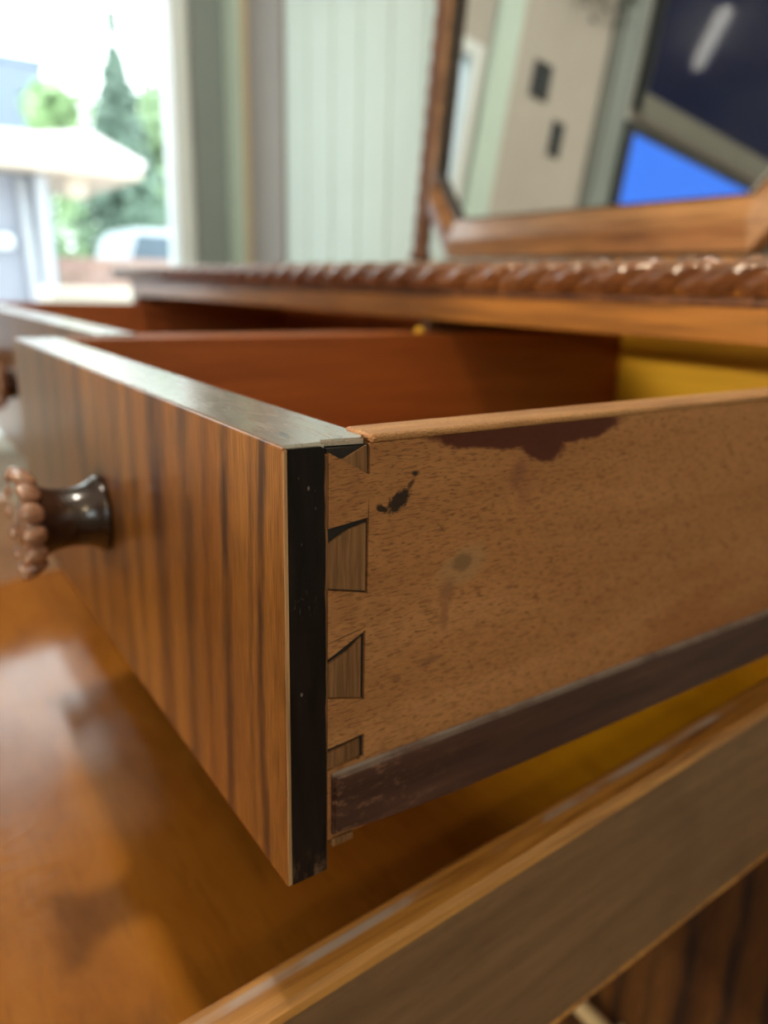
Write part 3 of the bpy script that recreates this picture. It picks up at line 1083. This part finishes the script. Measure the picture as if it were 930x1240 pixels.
def tree(name, loc, h, blobs, n, size, mat, seed, label, far, cat='tree', tr=.09):
    # same bearing and angular size, at the wanted distance
    k = (far - CAM.x) / (loc[0] - CAM.x)
    loc = (far, CAM.y + (loc[1] - CAM.y) * k, GZ)
    h = CAM.z + (GZ + h - CAM.z) * k - GZ
    blobs = [(q[0] * k, q[1] * k, max(.25, CAM.z + (GZ + q[2] - CAM.z) * k - GZ), q[3] * k, q[4] * k) for q in blobs]
    size *= k
    t = tag(empty(name, loc), label, cat, 'trees outside the window')
    mesh_obj('trunk', lathe_bm([(tr, 0), (tr * .7, h * .5), (tr * .25, h * .93)], 10), BARK, t, True)
    f = mesh_obj('crown', foliage_mesh(blobs, n, size, seed), mat, t)
    return t


# spruce: tiers that narrow to a thin leader
hh = 5.15
bl = []
rnd = random.Random(3)
for i in range(46):
    q = i / 46
    z = 1.0 + (hh - 1.3) * q
    rad = (1.25 * (1 - q) ** .95 + .07) * (1.0 if i % 4 else .75)
    bl += [(rad * .45 * math.cos(i * 2.4 + k * 2.1), rad * .45 * math.sin(i * 2.4 + k * 2.1), z, rad * .62, .16) for k in range(3)]
bl += [(0, 0, hh + .15, .10, .22), (.03, .02, hh + .50, .06, .10)]
tree('spruce_tree', (-14.5, 4.15, GZ), hh + .5, bl, 4600, .11, leaf_mat('spruce_needles', (.15, .23, .18)), 1, 'tall dark blue-green spruce with a thin leader', -16.5)
tree('leafy_tree', (-15.5, 3.62, GZ), 4.2, [(0, 0, 3.6, .75, .75), (-.1, .5, 3.1, .7, .7), (.2, -.4, 3.9, .5, .55), (0, .2, 2.5, .9, .6)], 1800, .12, leaf_mat('lime_leaf', (.30, .46, .22)), 2, 'lime green leafy tree beside the spruce, above the low roof', -19.5)
tree('leafy_tree', (-14.8, 4.95, GZ), 4.4, [(0, .1, 3.9, .6, .7), (0, 0, 3.4, .9, .9), (-.1, .5, 2.9, .9, .8), (.2, -.4, 2.4, .9, .8), (.1, .3, 1.6, 1.1, .7)], 2400, .12, leaf_mat('yellow_green_leaf', (.32, .46, .26)), 4, 'yellow-green tree between the spruce and the window jamb', -23.0)


def bush(loc, r, h, n, mat, seed, label):
    t = tag(empty('bush', loc), label, 'bush', 'bushes beyond the patio')
    mesh_obj('stem', lathe_bm([(.03, 0), (.015, h * .7)], 8), BARK, t)
    mesh_obj('foliage', foliage_mesh([(0, 0, h * .55, r, h * .5), (0, r * .4, h * .35, r * .8, h * .35), (0, -r * .4, h * .4, r * .8, h * .4)], n, .09, seed), mat, t)


bush((-14.4, 3.05, GZ), .50, 2.7, 800, leaf_mat('bush_leaf', (.26, .40, .22)), 11, 'bright green bush against the grey house end')
bush((-14.2, 4.55, GZ), .55, 2.9, 900, leaf_mat('deep_bush_leaf', (.15, .25, .18)), 12, 'dark green bush in the middle of the row')
bush((-14.4, 6.00, GZ), .50, 2.5, 700, leaf_mat('pale_bush_leaf', (.34, .46, .30)), 13, 'pale green bush next to the window jamb')

# white car parked beyond the bushes' foot, low brick wall in front of it
CARP = plain('white_car_paint', (.62, .68, .74), .25, var=.02, coat=.5)
struct(box('ground_terrace', -13.6, -11.0, 1.9, 6.2, GZ, -.55, GRAVEL))
car = tag(empty('car', (-12.2, 3.95, -.55)), 'small pale blue-white car parked behind the low red-brown garden wall', 'car')
b = prism_bm([(-.86, .30), (-.86, .72), (-.80, .82), (-.60, 1.28), (.60, 1.28), (.80, .82), (.86, .72), (.86, .30)], -.80, .80, 'y')
bmesh.ops.transform(b, matrix=Matrix.Rotation(R(90), 4, 'Z'), verts=b.verts)
bmesh.ops.bevel(b, geom=list(b.edges), offset=.05, segments=2, affect='EDGES')
mesh_obj('body', b, CARP, car)
b = prism_bm([(-.66, .84), (-.55, 1.20), (.55, 1.20), (.66, .84)], -.012, .012, 'y')
bmesh.ops.transform(b, matrix=Matrix.Translation((.80, 0, 0)) @ Matrix.Rotation(R(90), 4, 'Z'), verts=b.verts)
mesh_obj('windscreen', b, plain('dark_car_glass', (.08, .13, .18), .1), car)
for wy in (-.70, .70):
    for wx in (-.52, .52):
        w = mesh_obj('wheel', lathe_bm([(.10, -.08), (.28, -.075), (.30, 0), (.28, .075), (.10, .08)], 20), BLKP, car, True)
        w.location = (wx, wy, .302)
        w.rotation_euler = (math.pi / 2, 0, 0)
lw = tag(empty('garden_wall', (-10.4, 2.6, GZ)), 'low reddish brown block wall in front of the car outside', 'wall')
BRK = plain('red_brown_stone', (.40, .27, .23), .8, var=.15, vs=(3, 3, 3))
bmk = None
for r_ in range(6):
    for c_ in range(7):
        if bmk is None:
            o = box('block', -.12, .12, -.195, .195, 0, .232, BRK, lw, .014)
            bmk = o
        else:
            o = bmk.copy()
            COL.objects.link(o)
            o.parent = lw
        o.location = (random.uniform(-.012, .012), -.95 + c_ * .40 + (.20 if r_ % 2 else 0), r_ * .24)
# pale planter box on the patio just outside, by the glass
pb = tag(empty('planter_box', (-3.1, .72, GZ)), 'pale beige box standing on the patio outside the glass', 'box')
PBM = plain('pale_beige_box', (.62, .58, .50), .7, var=.05)
box('body', -.14, .14, -.17, .17, 0, 1.10, PBM, pb, .01)
box('lid', -.155, .155, -.185, .185, 1.10, 1.15, PBM, pb, .008)
